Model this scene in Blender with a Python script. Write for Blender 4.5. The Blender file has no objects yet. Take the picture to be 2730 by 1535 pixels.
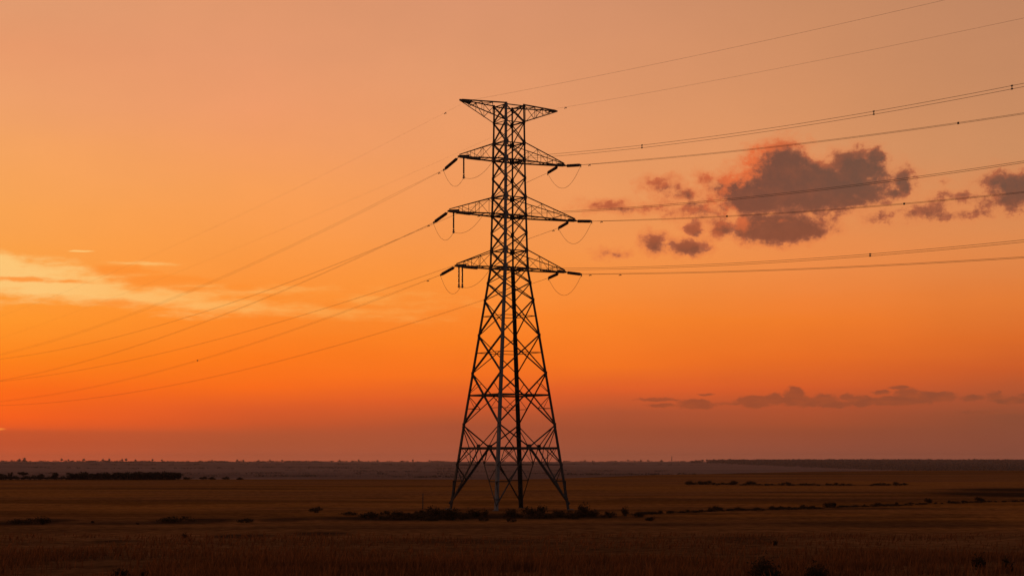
import bpy, math, random
import numpy as np
from mathutils import Vector

# ---------------------------------------------------------------- scene, camera, light
scene = bpy.context.scene
COL = scene.collection
R = math.radians
EYE = 5.29                      # camera height above the field, metres
FPX = 5000.0                    # focal length in photo pixels (photo is 2730 wide)

cam_d = bpy.data.cameras.new("camera")
cam_d.sensor_width = 36.0
cam_d.lens = 36.0 * FPX / 2730.0
cam_d.shift_y = (1230.0 - 767.5) / 2730.0
cam_d.clip_start = 0.5
cam_d.clip_end = 60000
cam = bpy.data.objects.new("camera", cam_d)
cam.location = (0, 0, EYE)
cam.rotation_euler = (R(90), 0, 0)
COL.objects.link(cam)
scene.camera = cam

scene.view_settings.view_transform = 'Standard'
scene.view_settings.look = 'None'
scene.view_settings.exposure = 0
scene.view_settings.gamma = 1
scene.render.engine = 'CYCLES'
scene.cycles.volume_bounces = 1
scene.cycles.max_bounces = 6
scene.cycles.transparent_max_bounces = 8

SUN_AZ = R(-15.6)               # left edge of the frame, from +Y towards +X
SUN_EL = R(1.4)
sun_d = bpy.data.lights.new("sun", 'SUN')
sun_d.energy = 0.55
sun_d.angle = R(0.5)
sun_d.color = (1.0, 0.42, 0.14)
sun = bpy.data.objects.new("sun", sun_d)
sun.rotation_euler = Vector((math.sin(SUN_AZ) * math.cos(SUN_EL), math.cos(SUN_AZ) * math.cos(SUN_EL),
                             math.sin(SUN_EL))).to_track_quat('Z', 'Y').to_euler()
sun.location = (-100, 300, 80)
COL.objects.link(sun)


def lin(c):
    out = []
    for v in c:
        v /= 255.0
        out.append(v / 12.92 if v <= 0.04045 else ((v + 0.055) / 1.055) ** 2.4)
    return tuple(out)


class NT:
    """small helper to write node graphs"""
    def __init__(self, tree):
        self.t = tree

    def n(self, typ, **kw):
        nd = self.t.nodes.new(typ)
        for k, v in kw.items():
            setattr(nd, k, v)
        return nd

    def put(self, sock, v):
        if isinstance(v, bpy.types.NodeSocket):
            self.t.links.new(v, sock)
        elif v is not None:
            sock.default_value = v

    def m(self, op, a, b=None, c=None, clamp=False):
        nd = self.n('ShaderNodeMath', operation=op, use_clamp=clamp)
        self.put(nd.inputs[0], a); self.put(nd.inputs[1], b); self.put(nd.inputs[2], c)
        return nd.outputs[0]

    def v(self, op, a, b=None, c=None):
        nd = self.n('ShaderNodeVectorMath', operation=op)
        self.put(nd.inputs[0], a); self.put(nd.inputs[1], b); self.put(nd.inputs[2], c)
        return nd.outputs['Value'] if op in ('LENGTH', 'DOT_PRODUCT') else nd.outputs[0]

    def rng(self, x, a, b, c=0.0, d=1.0, smooth=False):
        nd = self.n('ShaderNodeMapRange', interpolation_type='SMOOTHSTEP' if smooth else 'LINEAR', clamp=True)
        for s, val in zip(nd.inputs[:5], (x, a, b, c, d)):
            self.put(s, val)
        return nd.outputs[0]

    def mix(self, f, a, b, blend='MIX'):
        nd = self.n('ShaderNodeMix', data_type='RGBA', blend_type=blend)
        col = [s for s in nd.inputs if s.type == 'RGBA']
        self.put(nd.inputs[0], f)
        self.put(col[0], a + (1,) if isinstance(a, tuple) else a)
        self.put(col[1], b + (1,) if isinstance(b, tuple) else b)
        return [s for s in nd.outputs if s.type == 'RGBA'][0]

    def noise(self, vec, scale, detail=2.0, rough=0.5, color=False, dist=0.0):
        nd = self.n('ShaderNodeTexNoise')
        self.put(nd.inputs['Vector'], vec)
        nd.inputs['Scale'].default_value = scale
        nd.inputs['Detail'].default_value = detail
        nd.inputs['Roughness'].default_value = rough
        nd.inputs['Distortion'].default_value = dist
        return nd.outputs['Color' if color else 0]

    def xyz(self, x, y, z=0.0):
        nd = self.n('ShaderNodeCombineXYZ')
        self.put(nd.inputs[0], x); self.put(nd.inputs[1], y); self.put(nd.inputs[2], z)
        return nd.outputs[0]


def ang(px, py):
    """photo pixel -> (azimuth, elevation) of that sky direction, in units of 1/5000 rad"""
    a = math.atan((px - 1365.0) / FPX)
    return a * FPX, (1230.0 - py) * math.cos(a)


# ---------------------------------------------------------------- dusk sky
SKY_COLUMNS = [
    (30, [(1232, 190, 82, 46), (1208, 190, 82, 46), (1180, 194, 82, 44), (1152, 200, 84, 42), (1136, 236, 92, 34), (1112, 250, 97, 28), (1050, 255, 106, 24),
          (950, 255, 132, 28), (850, 255, 150, 44), (700, 252, 160, 68), (550, 250, 164, 84), (400, 246, 164, 96),
          (250, 238, 160, 107), (120, 232, 154, 107), (0, 226, 155, 111)]),
    (680, [(1232, 166, 80, 50), (1208, 166, 80, 50), (1180, 173, 83, 49), (1154, 180, 84, 48), (1132, 203, 86, 42), (1090, 222, 92, 39), (1030, 250, 108, 27), (950, 255, 122, 28),
           (800, 255, 144, 48), (650, 252, 155, 72), (500, 248, 159, 88), (300, 238, 155, 105), (150, 230, 153, 109),
           (0, 226, 152, 109)]),
    (1190, [(1232, 160, 80, 54), (1208, 160, 80, 54), (1180, 166, 82, 53), (1140, 172, 82, 51), (1118, 186, 85, 47), (1070, 220, 92, 41), (1000, 248, 114, 32), (900, 252, 128, 35),
            (750, 252, 148, 60), (600, 246, 152, 80), (400, 240, 157, 100), (200, 228, 154, 108), (0, 218, 148, 109)]),
    (1630, [(1232, 146, 76, 52), (1208, 146, 76, 52), (1150, 160, 79, 50), (1100, 178, 84, 50), (1040, 225, 95, 41), (970, 244, 116, 34), (850, 250, 132, 43),
            (700, 246, 147, 70), (500, 236, 153, 95), (300, 226, 151, 106), (0, 212, 144, 109)]),
    (2160, [(1232, 136, 72, 52), (1208, 136, 72, 52), (1150, 152, 76, 49), (1128, 168, 80, 47), (1080, 184, 84, 48), (1030, 214, 92, 42), (950, 232, 109, 37), (850, 240, 124, 43),
            (700, 238, 140, 72), (400, 221, 147, 102), (200, 210, 141, 105), (0, 202, 137, 105)]),
    (2700, [(1232, 126, 69, 51), (1208, 126, 69, 51), (1110, 142, 77, 52), (1050, 174, 84, 50), (980, 204, 92, 41), (900, 220, 107, 41), (800, 228, 123, 53),
            (650, 224, 137, 78), (400, 206, 140, 100), (200, 198, 135, 103), (0, 191, 131, 103)]),
]
# cumulus of the upper right: centre, radii and weight of each billow (as seen angles)
BIG = [(2080, 452, 92, 66, 1.1), (2089, 415, 34, 28, 1), (2050, 425, 34, 30, .9), (2285, 452, 80, 52, 1.1), (2331, 420, 26, 26, .95), (2250, 425, 34, 24, .9),
       (2159, 496, 225, 62, 1.35), (2120, 545, 140, 34, .62), (1972, 512, 66, 40, 1), (2000, 540, 84, 30, 1), (2406, 482, 28, 40, .75), (2375, 515, 40, 18, .7),
       (2225, 530, 140, 28, 1.1), (2075, 604, 125, 40, 1.3), (2150, 612, 70, 24, 1), (1921, 604, 38, 28, .8), (1847, 608, 24, 18, .7),
       (2015, 578, 50, 22, .5), (1744, 650, 34, 26, .72), (1837, 660, 50, 22, .85), (1637, 673, 34, 9, .3),
       (1884, 480, 32, 20, .62), (1768, 497, 48, 24, .42), (1819, 522, 44, 18, .42), (1623, 548, 60, 12, .38), (1583, 546, 22, 12, .4),
       (1700, 556, 60, 12, .3), (1856, 556, 85, 22, .45), (2712, 506, 72, 52, .95), (2662, 480, 52, 28, .6), (2676, 536, 80, 22, .6),
       (2476, 566, 60, 24, .5), (2592, 573, 66, 14, .42), (2513, 482, 16, 10, .4), (2340, 578, 44, 14, .4), (2560, 520, 60, 14, .3)]
# low row above the horizon bank
LOW = [(1854, 1077, 58, 17, 1), (1753, 1065, 74, 6, .7), (1771, 1080, 56, 6, .6), (1883, 1052, 26, 4, .6), (2012, 1070, 62, 20, 1.1), (2065, 1064, 34, 18, .9),
       (2117, 1054, 34, 27, 1), (2139, 1070, 66, 17, 1.1), (2201, 1067, 44, 20, 1), (2258, 1057, 24, 11, .8), (2236, 1076, 52, 11, .8),
       (2293, 1068, 44, 18, 1), (2350, 1046, 28, 8, .7), (2398, 1032, 40, 6, .7), (2425, 1052, 40, 22, 1), (2390, 1068, 100, 14, 1),
       (2460, 1060, 52, 19, 1), (2512, 1057, 46, 15, 1), (2587, 1060, 40, 10, .7), (2653, 1059, 28, 17, .75), (2697, 1067, 58, 11, .8),
       (2640, 1098, 130, 6, .4), (1960, 1076, 90, 6, .5), (2735, 1055, 24, 10, .6)]
# lit cirrus streaks of the left
BRIGHT = [(50, 738, 250, 52, 1), (190, 772, 220, 34, .95), (-60, 700, 190, 34, 1.1), (400, 790, 300, 30, .75), (590, 812, 240, 28, .62), (-200, 760, 250, 60, 1),
          (860, 832, 220, 18, .42), (1030, 850, 150, 12, .36), (230, 669, 48, 2.5, .8), (120, 700, 90, 7, .5), (380, 702, 80, 5, .5), (720, 775, 140, 12, .3),
          (540, 760, 120, 8, .4), (980, 800, 200, 20, .2)]
DUSKY = [(440, 748, 170, 18, .95), (320, 724, 100, 17, .8), (650, 765, 95, 13, .6), (850, 792, 110, 14, .6), (50, 742, 90, 8, .7), (180, 752, 60, 7, .6), (500, 768, 70, 12, .6), (330, 806, 120, 10, .35)]


def blob_group(name, blobs, w1, s1, w2, s2, n_amp, n_scale, squash, soft=0.22):
    g = bpy.data.node_groups.new(name, 'ShaderNodeTree')
    g.interface.new_socket('P', in_out='INPUT', socket_type='NodeSocketVector')
    g.interface.new_socket('field', in_out='OUTPUT', socket_type='NodeSocketFloat')
    t = NT(g)
    gi = t.n('NodeGroupInput'); go = t.n('NodeGroupOutput')
    P = gi.outputs[0]
    wv = t.v('SUBTRACT', t.noise(P, 1.0 / s1, 2, .5, True), (.5, .5, .5))
    wv2 = t.v('SUBTRACT', t.noise(P, 1.0 / s2, 3, .6, True), (.5, .5, .5))
    Q = t.v('MULTIPLY_ADD', wv, (w1, w1 * squash, 0), P)
    Q = t.v('MULTIPLY_ADD', wv2, (w2, w2 * squash, 0), Q)
    Q = t.v('MULTIPLY', Q, (1, 1, 0))
    f = None
    for cx, cy, rx, ry, w in blobs:
        U, V = ang(cx, cy)
        d = t.v('LENGTH', t.v('MULTIPLY_ADD', Q, (1 / rx, 1 / ry, 0), (-U / rx, -V / ry, 0)))
        b = t.m('MULTIPLY_ADD', d, -w, w)
        f = b if f is None else t.m('SMOOTH_MAX', f, b, soft)
    nz = t.noise(t.v('MULTIPLY', P, (1, 1 / max(squash, .2), 0)), 1.0 / n_scale, 8, .66)
    f = t.m('ADD', f, t.m('MULTIPLY', t.m('SUBTRACT', nz, .5), n_amp))
    g.links.new(f, go.inputs[0])
    return g


def build_sky():
    world = bpy.data.worlds.new("World")
    scene.world = world
    world.use_nodes = True
    tr = world.node_tree
    tr.nodes.clear()
    t = NT(tr)
    tc = t.n('ShaderNodeTexCoord')
    sp = t.n('ShaderNodeSeparateXYZ')
    tr.links.new(tc.outputs['Generated'], sp.inputs[0])
    x, y, z = sp.outputs
    az = t.m('ARCTAN2', x, y)
    hor = t.m('SQRT', t.m('ADD', t.m('MULTIPLY', x, x), t.m('MULTIPLY', y, y)))
    E = t.m('DIVIDE', z, t.m('MAXIMUM', hor, 1e-4))
    U = t.m('MULTIPLY', az, FPX)
    V = t.m('MULTIPLY', E, FPX)
    P = t.xyz(U, V, 0.0)
    # slow unevenness of the layers
    wob = t.m('SUBTRACT', t.noise(t.v('MULTIPLY', P, (1 / 700, 1 / 90, 0)), 1.0, 4, .55), .5)
    low = t.rng(E, 0.0, 0.05, 0.0, 1.0)
    Ew = t.m('MAXIMUM', t.m('ADD', E, t.m('MULTIPLY', t.m('MULTIPLY', wob, low), 0.010)), 0.0)
    pos = t.m('DIVIDE', Ew, t.m('ADD', Ew, 0.25))
    sky = None
    prev = None
    for px, stops in SKY_COLUMNS:
        rp = t.n('ShaderNodeValToRGB')
        cr = rp.color_ramp
        cr.interpolation = 'LINEAR'
        a = math.atan((px - 1365) / FPX)
        data = []
        for py, r, g, b in stops:
            e = max(0.0, (1230 - py) / FPX * math.cos(a))
            lift = float(np.interp(py, [1130, 1180, 1205, 1226], [1.0, 1.06, 1.17, 1.36]))   # brightens the low sky to offset dimming by the haze box
            warm = float(np.interp(px, [1190, 2160], [0, 1]) * np.interp(py, [300, 700], [1, 0]))
            data.append((e / (e + .25), tuple(min(1, v * lift) for v in lin((r, g + 2 * warm, b - 6 * warm)))))
        top = data[-1][1]
        data.append((.62, tuple(.62 * c + .38 * q for c, q in zip(top, (.16, .12, .12)))))
        data.append((.78, (.17, .125, .12)))
        data.append((1.0, (.10, .085, .095)))
        cr.elements[0].position, cr.elements[0].color = data[0][0], data[0][1] + (1,)
        cr.elements[1].position, cr.elements[1].color = data[-1][0], data[-1][1] + (1,)
        for p, c in data[1:-1]:
            el = cr.elements.new(p); el.color = c + (1,)
        tr.links.new(pos, rp.inputs[0])
        if sky is None:
            sky = rp.outputs[0]
        else:
            sky = t.mix(t.rng(U, prev, a * FPX), sky, rp.outputs[0])
        prev = a * FPX
    # faint mottling of the high haze
    mot = t.noise(t.v('MULTIPLY', P, (1 / 420, 1 / 260, 0)), 1.0, 4, .55)
    sky = t.mix(1.0, sky, t.xyz(*[t.m('MULTIPLY_ADD', mot, k, 1 - k * .5) for k in (.12, .10, .10)]), 'MULTIPLY')

    def field(grp, vec):
        nd = t.n('ShaderNodeGroup'); nd.node_tree = grp
        tr.links.new(vec, nd.inputs[0])
        return nd.outputs[0]
    # cirrus
    gb = blob_group("cirrus_lit", BRIGHT, 190, 260, 80, 55, 1.7, 130, .10, .2)
    gd = blob_group("cirrus_dusky", DUSKY, 120, 160, 70, 55, 1.3, 100, .12, .15)
    fb = t.rng(field(gb, P), -.20, .62, 0, 1, True)
    sky = t.mix(t.m('MULTIPLY', fb, t.rng(U, -1200, -250, .95, .48)), sky, t.mix(t.rng(U, -1250, -500), lin((254, 200, 120)), lin((255, 180, 90))))
    fd = t.rng(field(gd, P), -.12, .5, 0, .85, True)
    sky = t.mix(fd, sky, lin((254, 145, 52)))
    # low row
    gl = blob_group("cumulus_row", LOW, 16, 30, 9, 10, .8, 20, .6, .12)
    rown = t.noise(t.v('MULTIPLY', P, (1 / 60, 1 / 22, 0)), 1.0, 5, .6)
    fl = t.rng(field(gl, P), -.05, t.rng(rown, .35, .65, .22, .55), 0, 1, True)
    lowcol = t.mix(t.rng(U, 350, 1250), lin((160, 77, 46)), lin((142, 76, 50)))
    lowcol = t.mix(t.rng(rown, .4, .7, 0, .5), lowcol, lin((182, 86, 46)))
    sky = t.mix(t.m('MULTIPLY', fl, .9), sky, lowcol)
    # big cumulus
    gB = blob_group("cumulus_high", [(a_, b_, c_ * 1.22, d_ * 1.25, e_) for a_, b_, c_, d_, e_ in BIG], 44, 70, 22, 15, 1.40, 46, .8, .3)
    f0 = field(gB, P)
    f1 = field(gB, t.v('ADD', P, (-26, 20, 0)))
    puff = t.noise(P, 1 / 46, 6, .62)
    d0 = t.rng(f0, .0, t.rng(puff, .35, .65, .16, .60), 0, 1, True)
    d1 = t.rng(f1, -.02, .42, 0, 1, True)
    lit = t.m('MULTIPLY', t.m('SUBTRACT', 1.0, d1), t.m('MULTIPLY', t.m('MULTIPLY', t.rng(U, 640, 860, 1.0, .10), t.rng(U, 480, 590, .45, 1.0)), t.rng(V, 560, 680, .22, 1.0)))
    veil = t.m('MULTIPLY', t.rng(f0, -.32, .15, 0, 1, True), t.rng(U, 560, 1000, .42, .16))
    sky = t.mix(veil, sky, lin((226, 118, 66)))
    core = t.mix(t.rng(U, 520, 1000), lin((116, 70, 57)), lin((106, 76, 63)))
    core = t.mix(t.rng(V, 600, 730), lin((132, 75, 55)), core)
    core = t.mix(t.rng(puff, .45, .75, 0, .45), core, lin((150, 84, 60)))
    ccol = t.mix(t.rng(f0, .08, .60, 0, 1, True), lin((178, 100, 68)), core)
    ccol = t.mix(t.m('MULTIPLY', lit, .95), ccol, lin((230, 110, 60)))
    sky = t.mix(t.m('MULTIPLY', d0, .95), sky, ccol)
    # gap in the bank where the hidden sun burns through at the left
    U0, V0 = ang(-6, 1143)
    gd_ = t.v('LENGTH', t.v('MULTIPLY_ADD', P, (1 / 26, 1 / 5, 0), (-U0 / 26, -V0 / 5, 0)))
    sky = t.mix(t.rng(gd_, 1.0, .2, 0, .9, True), sky, (1.0, .28, .04))
    # the rest of the dome: dusk sky away from the sun
    st = t.n('ShaderNodeTexSky')
    st.sky_type = 'NISHITA'
    st.sun_disc = False
    st.sun_elevation = SUN_EL
    st.sun_rotation = SUN_AZ
    back = t.rng(E, 0, 1.2, 0, 1)
    amb = t.mix(back, (.125, .074, .076), (.098, .072, .078))
    amb = t.mix(1.0, amb, t.mix(1.0, st.outputs[0], (.05, .05, .05), 'MULTIPLY'), 'ADD')
    away = t.m('ABSOLUTE', t.m('SUBTRACT', az, SUN_AZ + .16))
    sky = t.mix(t.rng(away, .42, 1.5, 0, 1, True), sky, amb)
    bg = t.n('ShaderNodeBackground')
    tr.links.new(sky, bg.inputs[0])
    bg.inputs[1].default_value = 1.0
    out = t.n('ShaderNodeOutputWorld')
    tr.links.new(bg.outputs[0], out.inputs[0])


build_sky()


# ---------------------------------------------------------------- helpers
def material(name, base, rough=.8, metal=0.0, var=.25, scale=6.0, spec=.3):
    m = bpy.data.materials.new(name)
    m.use_nodes = True
    t = NT(m.node_tree)
    b = m.node_tree.nodes['Principled BSDF']
    tc = t.n('ShaderNodeTexCoord')
    nz = t.noise(tc.outputs['Object'], scale, 5, .6)
    f = t.rng(nz, .3, .7)
    c = t.mix(f, tuple(v * (1 - var) for v in base), tuple(min(1, v * (1 + var)) for v in base))
    m.node_tree.links.new(c, b.inputs['Base Color'])
    b.inputs['Roughness'].default_value = rough
    b.inputs['Metallic'].default_value = metal
    b.inputs['Specular IOR Level'].default_value = spec
    return m


def leaf_material(name, base, trans=.35, var=.4, scale=3.0):
    m = bpy.data.materials.new(name)
    m.use_nodes = True
    nt = m.node_tree
    nt.nodes.clear()
    t = NT(nt)
    geo = t.n('ShaderNodeNewGeometry')
    rnd = geo.outputs['Random Per Island']
    tc = t.n('ShaderNodeTexCoord')
    nz = t.noise(tc.outputs['Object'], scale, 3, .5)
    k = t.m('ADD', t.m('MULTIPLY', rnd, .6), t.m('MULTIPLY', nz, .4))
    c = t.mix(k, tuple(v * (1 - var) for v in base), tuple(v * (1 + var) for v in base))
    d = t.n('ShaderNodeBsdfDiffuse'); tl = t.n('ShaderNodeBsdfTranslucent')
    nt.links.new(c, d.inputs[0]); nt.links.new(c, tl.inputs[0])
    mx = t.n('ShaderNodeMixShader'); mx.inputs[0].default_value = trans
    nt.links.new(d.outputs[0], mx.inputs[1]); nt.links.new(tl.outputs[0], mx.inputs[2])
    o = t.n('ShaderNodeOutputMaterial')
    nt.links.new(mx.outputs[0], o.inputs[0])
    return m


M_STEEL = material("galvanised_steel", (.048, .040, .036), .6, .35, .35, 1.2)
M_STEEL_L = material("skylit_steel_leg", (.14, .137, .14), .6, .35, .3, .8)  # front leg only: bluish sky light painted in as a paler base colour
M_INS = material("brown_porcelain", (.07, .035, .025), .35, 0, .2, 4)
M_WIRE = material("aluminium_wire", (.09, .07, .06), .5, .4, .15, .5)
M_FIT = material("line_fittings", (.10, .09, .085), .5, .5, .2, 5)
M_CONC = material("footing_concrete", (.09, .075, .06), .9, 0, .2, 3)
M_LEAF = leaf_material("dark_shrub_leaves", (.062, .036, .018), .3)
M_LEAF2 = leaf_material("tree_leaves", (.060, .040, .028), .2)
M_TWIG = material("twig_bark", (.05, .038, .028), .9, 0, .3, 8)
M_POST = material("old_wood_post", (.07, .05, .035), .9, 0, .3, 8)
M_GRASS = leaf_material("dry_grass", (.170, .066, .024), .35, .6, .12)
M_WOOD = leaf_material("far_wood_leaves", (.026, .022, .016), .1, .4, .02)
M_MAST = material("far_mast_metal", (.08, .07, .07), .7, .2, .2, .5)
M_ROOF = material("pale_sheet_roof", (.62, .60, .58), .6, .1, .1, .2)
M_WALLB = material("barn_wall", (.22, .18, .15), .9, 0, .2, .4)


class MB:
    def __init__(self):
        self.v = []
        self.f = []

    def add(self, verts, faces):
        o = len(self.v)
        self.v += [tuple(p) for p in verts]
        self.f += [tuple(i + o for i in f) for f in faces]

    def lbar(self, p, q, w, th=None, u=None, v=None):
        """steel angle section from p to q, flanges of width w along u and v"""
        p, q = Vector(p), Vector(q)
        ax = (q - p).normalized()
        th = th or max(.012, w * .16)
        if u is None:
            u = ax.cross(Vector((0, 0, 1)))
            if u.length < .05:
                u = Vector((1, 0, 0))
        u = Vector(u); u = (u - ax * u.dot(ax)).normalized()
        if v is None:
            v = ax.cross(u)
        v = Vector(v); v = v - ax * v.dot(ax)
        v = (v - u * v.dot(u) * .0).normalized()
        pr = [(0, 0), (w, 0), (w, th), (th, th), (th, w), (0, w)]
        a = [p + u * s + v * r for s, r in pr]
        b = [c + (q - p) for c in a]
        n = 6
        fs = [(i, (i + 1) % n, n + (i + 1) % n, n + i) for i in range(n)]
        fs += [(5, 4, 3, 0), (3, 2, 1, 0), (n, n + 3, n + 4, n + 5), (n, n + 1, n + 2, n + 3)]
        self.add(a + b, fs)

    def box(self, c, ax, ay, az):
        c, ax, ay, az = map(Vector, (c, ax, ay, az))
        vs = [c + ax * i + ay * j + az * k for k in (-1, 1) for j in (-1, 1) for i in (-1, 1)]
        self.add(vs, [(0, 2, 3, 1), (4, 5, 7, 6), (0, 1, 5, 4), (2, 6, 7, 3), (0, 4, 6, 2), (1, 3, 7, 5)])

    def tube(self, pts, r, n=6, r1=None):
        pts = [Vector(p) for p in pts]
        k = len(pts)
        vs = []
        for i, p in enumerate(pts):
            d = (pts[min(i + 1, k - 1)] - pts[max(i - 1, 0)]).normalized()
            u = d.cross(Vector((0, 0, 1)))
            if u.length < .02:
                u = d.cross(Vector((1, 0, 0)))
            u.normalize(); w = d.cross(u)
            rr = r if r1 is None else r + (r1 - r) * i / (k - 1)
            vs += [p + (u * math.cos(6.2832 * j / n) + w * math.sin(6.2832 * j / n)) * rr for j in range(n)]
        fs = [(i * n + j, i * n + (j + 1) % n, (i + 1) * n + (j + 1) % n, (i + 1) * n + j) for i in range(k - 1) for j in range(n)]
        fs += [tuple(range(n - 1, -1, -1)), tuple(range((k - 1) * n, k * n))]
        self.add(vs, fs)

    def lathe(self, p, d, prof, n=12):
        """profile [(along, radius)] revolved about the line from p in direction d"""
        p, d = Vector(p), Vector(d).normalized()
        u = d.cross(Vector((0, 0, 1)))
        if u.length < .02:
            u = d.cross(Vector((1, 0, 0)))
        u.normalize(); w = d.cross(u)
        vs = []
        for a, r in prof:
            vs += [p + d * a + (u * math.cos(6.2832 * j / n) + w * math.sin(6.2832 * j / n)) * r for j in range(n)]
        k = len(prof)
        fs = [(i * n + j, i * n + (j + 1) % n, (i + 1) * n + (j + 1) % n, (i + 1) * n + j) for i in range(k - 1) for j in range(n)]
        fs += [tuple(range(n - 1, -1, -1)), tuple(range((k - 1) * n, k * n))]
        self.add(vs, fs)

    def build(self, name, mat, parent=None, smooth=False):
        me = bpy.data.meshes.new(name)
        me.from_pydata([tuple(v) for v in self.v], [], self.f)
        me.materials.append(mat)
        if smooth:
            me.polygons.foreach_set('use_smooth', [True] * len(me.polygons))
        me.update()
        o = bpy.data.objects.new(name, me)
        COL.objects.link(o)
        if parent is not None:
            o.parent = parent
        return o


def mesh_np(name, verts, faces, mat, parent=None, smooth=False):
    """verts (n,3), faces (m,k) numpy arrays"""
    me = bpy.data.meshes.new(name)
    verts = np.asarray(verts, np.float32); faces = np.asarray(faces, np.int32)
    m, k = faces.shape
    me.vertices.add(len(verts)); me.vertices.foreach_set('co', verts.ravel())
    me.loops.add(m * k); me.loops.foreach_set('vertex_index', faces.ravel())
    me.polygons.add(m); me.polygons.foreach_set('loop_start', np.arange(m, dtype=np.int32) * k)
    if smooth:
        me.polygons.foreach_set('use_smooth', np.ones(m, bool))
    me.update(calc_edges=True)
    me.validate()
    if mat:
        me.materials.append(mat)
    o = bpy.data.objects.new(name, me)
    COL.objects.link(o)
    if parent is not None:
        o.parent = parent
    return o


def tag(o, label=None, cat=None, group=None, kind=None):
    for k, v in (('label', label), ('category', cat), ('group', group), ('kind', kind)):
        if v:
            o[k] = v
    return o


def empty(name, loc, label=None, cat=None, group=None):
    o = bpy.data.objects.new(name, None)
    o.empty_display_size = .5
    o.location = loc
    COL.objects.link(o)
    return tag(o, label, cat, group)


def copy_tree(o, parent=None):
    c = o.copy()
    COL.objects.link(c)
    if parent is not None:
        c.parent = parent
    for ch in [k for k in bpy.data.objects if k.parent == o]:
        copy_tree(ch, c)
    return c


# ---------------------------------------------------------------- terrain
def vnoise(x, y, seed):
    xi = np.floor(x).astype(np.int64); yi = np.floor(y).astype(np.int64)
    fx = x - xi; fy = y - yi
    fx = fx * fx * (3 - 2 * fx); fy = fy * fy * (3 - 2 * fy)

    def h(a, b):
        n = (a * 374761393 + b * 668265263 + seed * 974634777) & 0xFFFFFFFF
        n = ((n ^ (n >> 13)) * 1274126177) & 0xFFFFFFFF
        return ((n ^ (n >> 16)) & 0xFFFF) / 65535.0
    return (h(xi, yi) * (1 - fx) + h(xi + 1, yi) * fx) * (1 - fy) + (h(xi, yi + 1) * (1 - fx) + h(xi + 1, yi + 1) * fx) * fy


def fbm(x, y, seed, octv=4, gain=.5):
    s = 0; a = 1; tot = 0
    for i in range(octv):
        s = s + a * vnoise(x * 2 ** i + 17.3 * i, y * 2 ** i + 9.1 * i, seed + i)
        tot += a; a *= gain
    return s / tot


CREST_U = np.array([-3.2, -.9, -.30, 0.0, .03, .067, .153, .20, .24, .34, .9, 3.2])
CREST_P = np.array([48, 48, 48, 51, 47, 38, 27, 24, 23, 24, 40, 48])


def crest(az):
    return 26450.0 / np.interp(az, CREST_U, CREST_P)


def sstep(a, b, x):
    t = np.clip((x - a) / (b - a), 0, 1)
    return t * t * (3 - 2 * t)


def terrain(x, y):
    x = np.asarray(x, float); y = np.asarray(y, float)
    D = np.hypot(x, y); az = np.arctan2(x, y)
    Dc = crest(az)
    z = -22.0 * sstep(Dc, Dc + 1000, D)
    z = z + 1.5 * (fbm(x / 900, y / 600, 5, 3) - .5) * sstep(Dc + 400, Dc + 1500, D)
    ridge = 26.5 + 3.0 * (fbm(az * 9 + 40, az * 0 + 3, 11, 3) - .5) - 1.6 * np.clip(az / .27, -1, 1)
    z = z + ridge * sstep(5600, 9600, D) - 30 * sstep(10000, 12500, D)
    z = z + .22 * (fbm(x / 14, y / 9, 3, 3) - .5) * sstep(12, 60, D) * (1 - sstep(250, 600, D))
    z = z + .7 * (fbm(x / 160, y / 70, 8, 2) - .5) * sstep(225, 330, D) * (1 - sstep(.82, 1.0, D / Dc))
    return z


def px_ground(px, py):
    """the point of the plateau seen at that photo pixel"""
    y = EYE * FPX / (py - 1230.0)
    return (px - 1365.0) / FPX * y, y


DARK = [(80, 1392, 95, 10, .6), (520, 1388, 120, 9, .6), (330, 1394, 160, 5, .45), (760, 1384, 70, 7, .5), (640, 1428, 140, 8, .6),
        (850, 1423, 130, 8, .6), (300, 1441, 90, 7, .5), (2480, 1397, 420, 13, .45), (2000, 1440, 130, 12, .4), (1250, 1440, 220, 8, .35),
        (1130, 1378, 330, 11, .65), (1400, 1376, 260, 10, .65), (2180, 1353, 520, 3, .35), (2700, 1317, 290, 9, .92), (2760, 1306, 280, 6, .8),
        (450, 1302, 560, 2.5, .4), (1500, 1307, 300, 2, .3), (2250, 1312, 240, 2, .35), (1990, 1262, 240, 2, .3), (150, 1480, 300, 16, .4),
        (1000, 1405, 500, 6, .25), (2230, 1293, 300, 3, .4), (1800, 1398, 160, 4, .3)]


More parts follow.
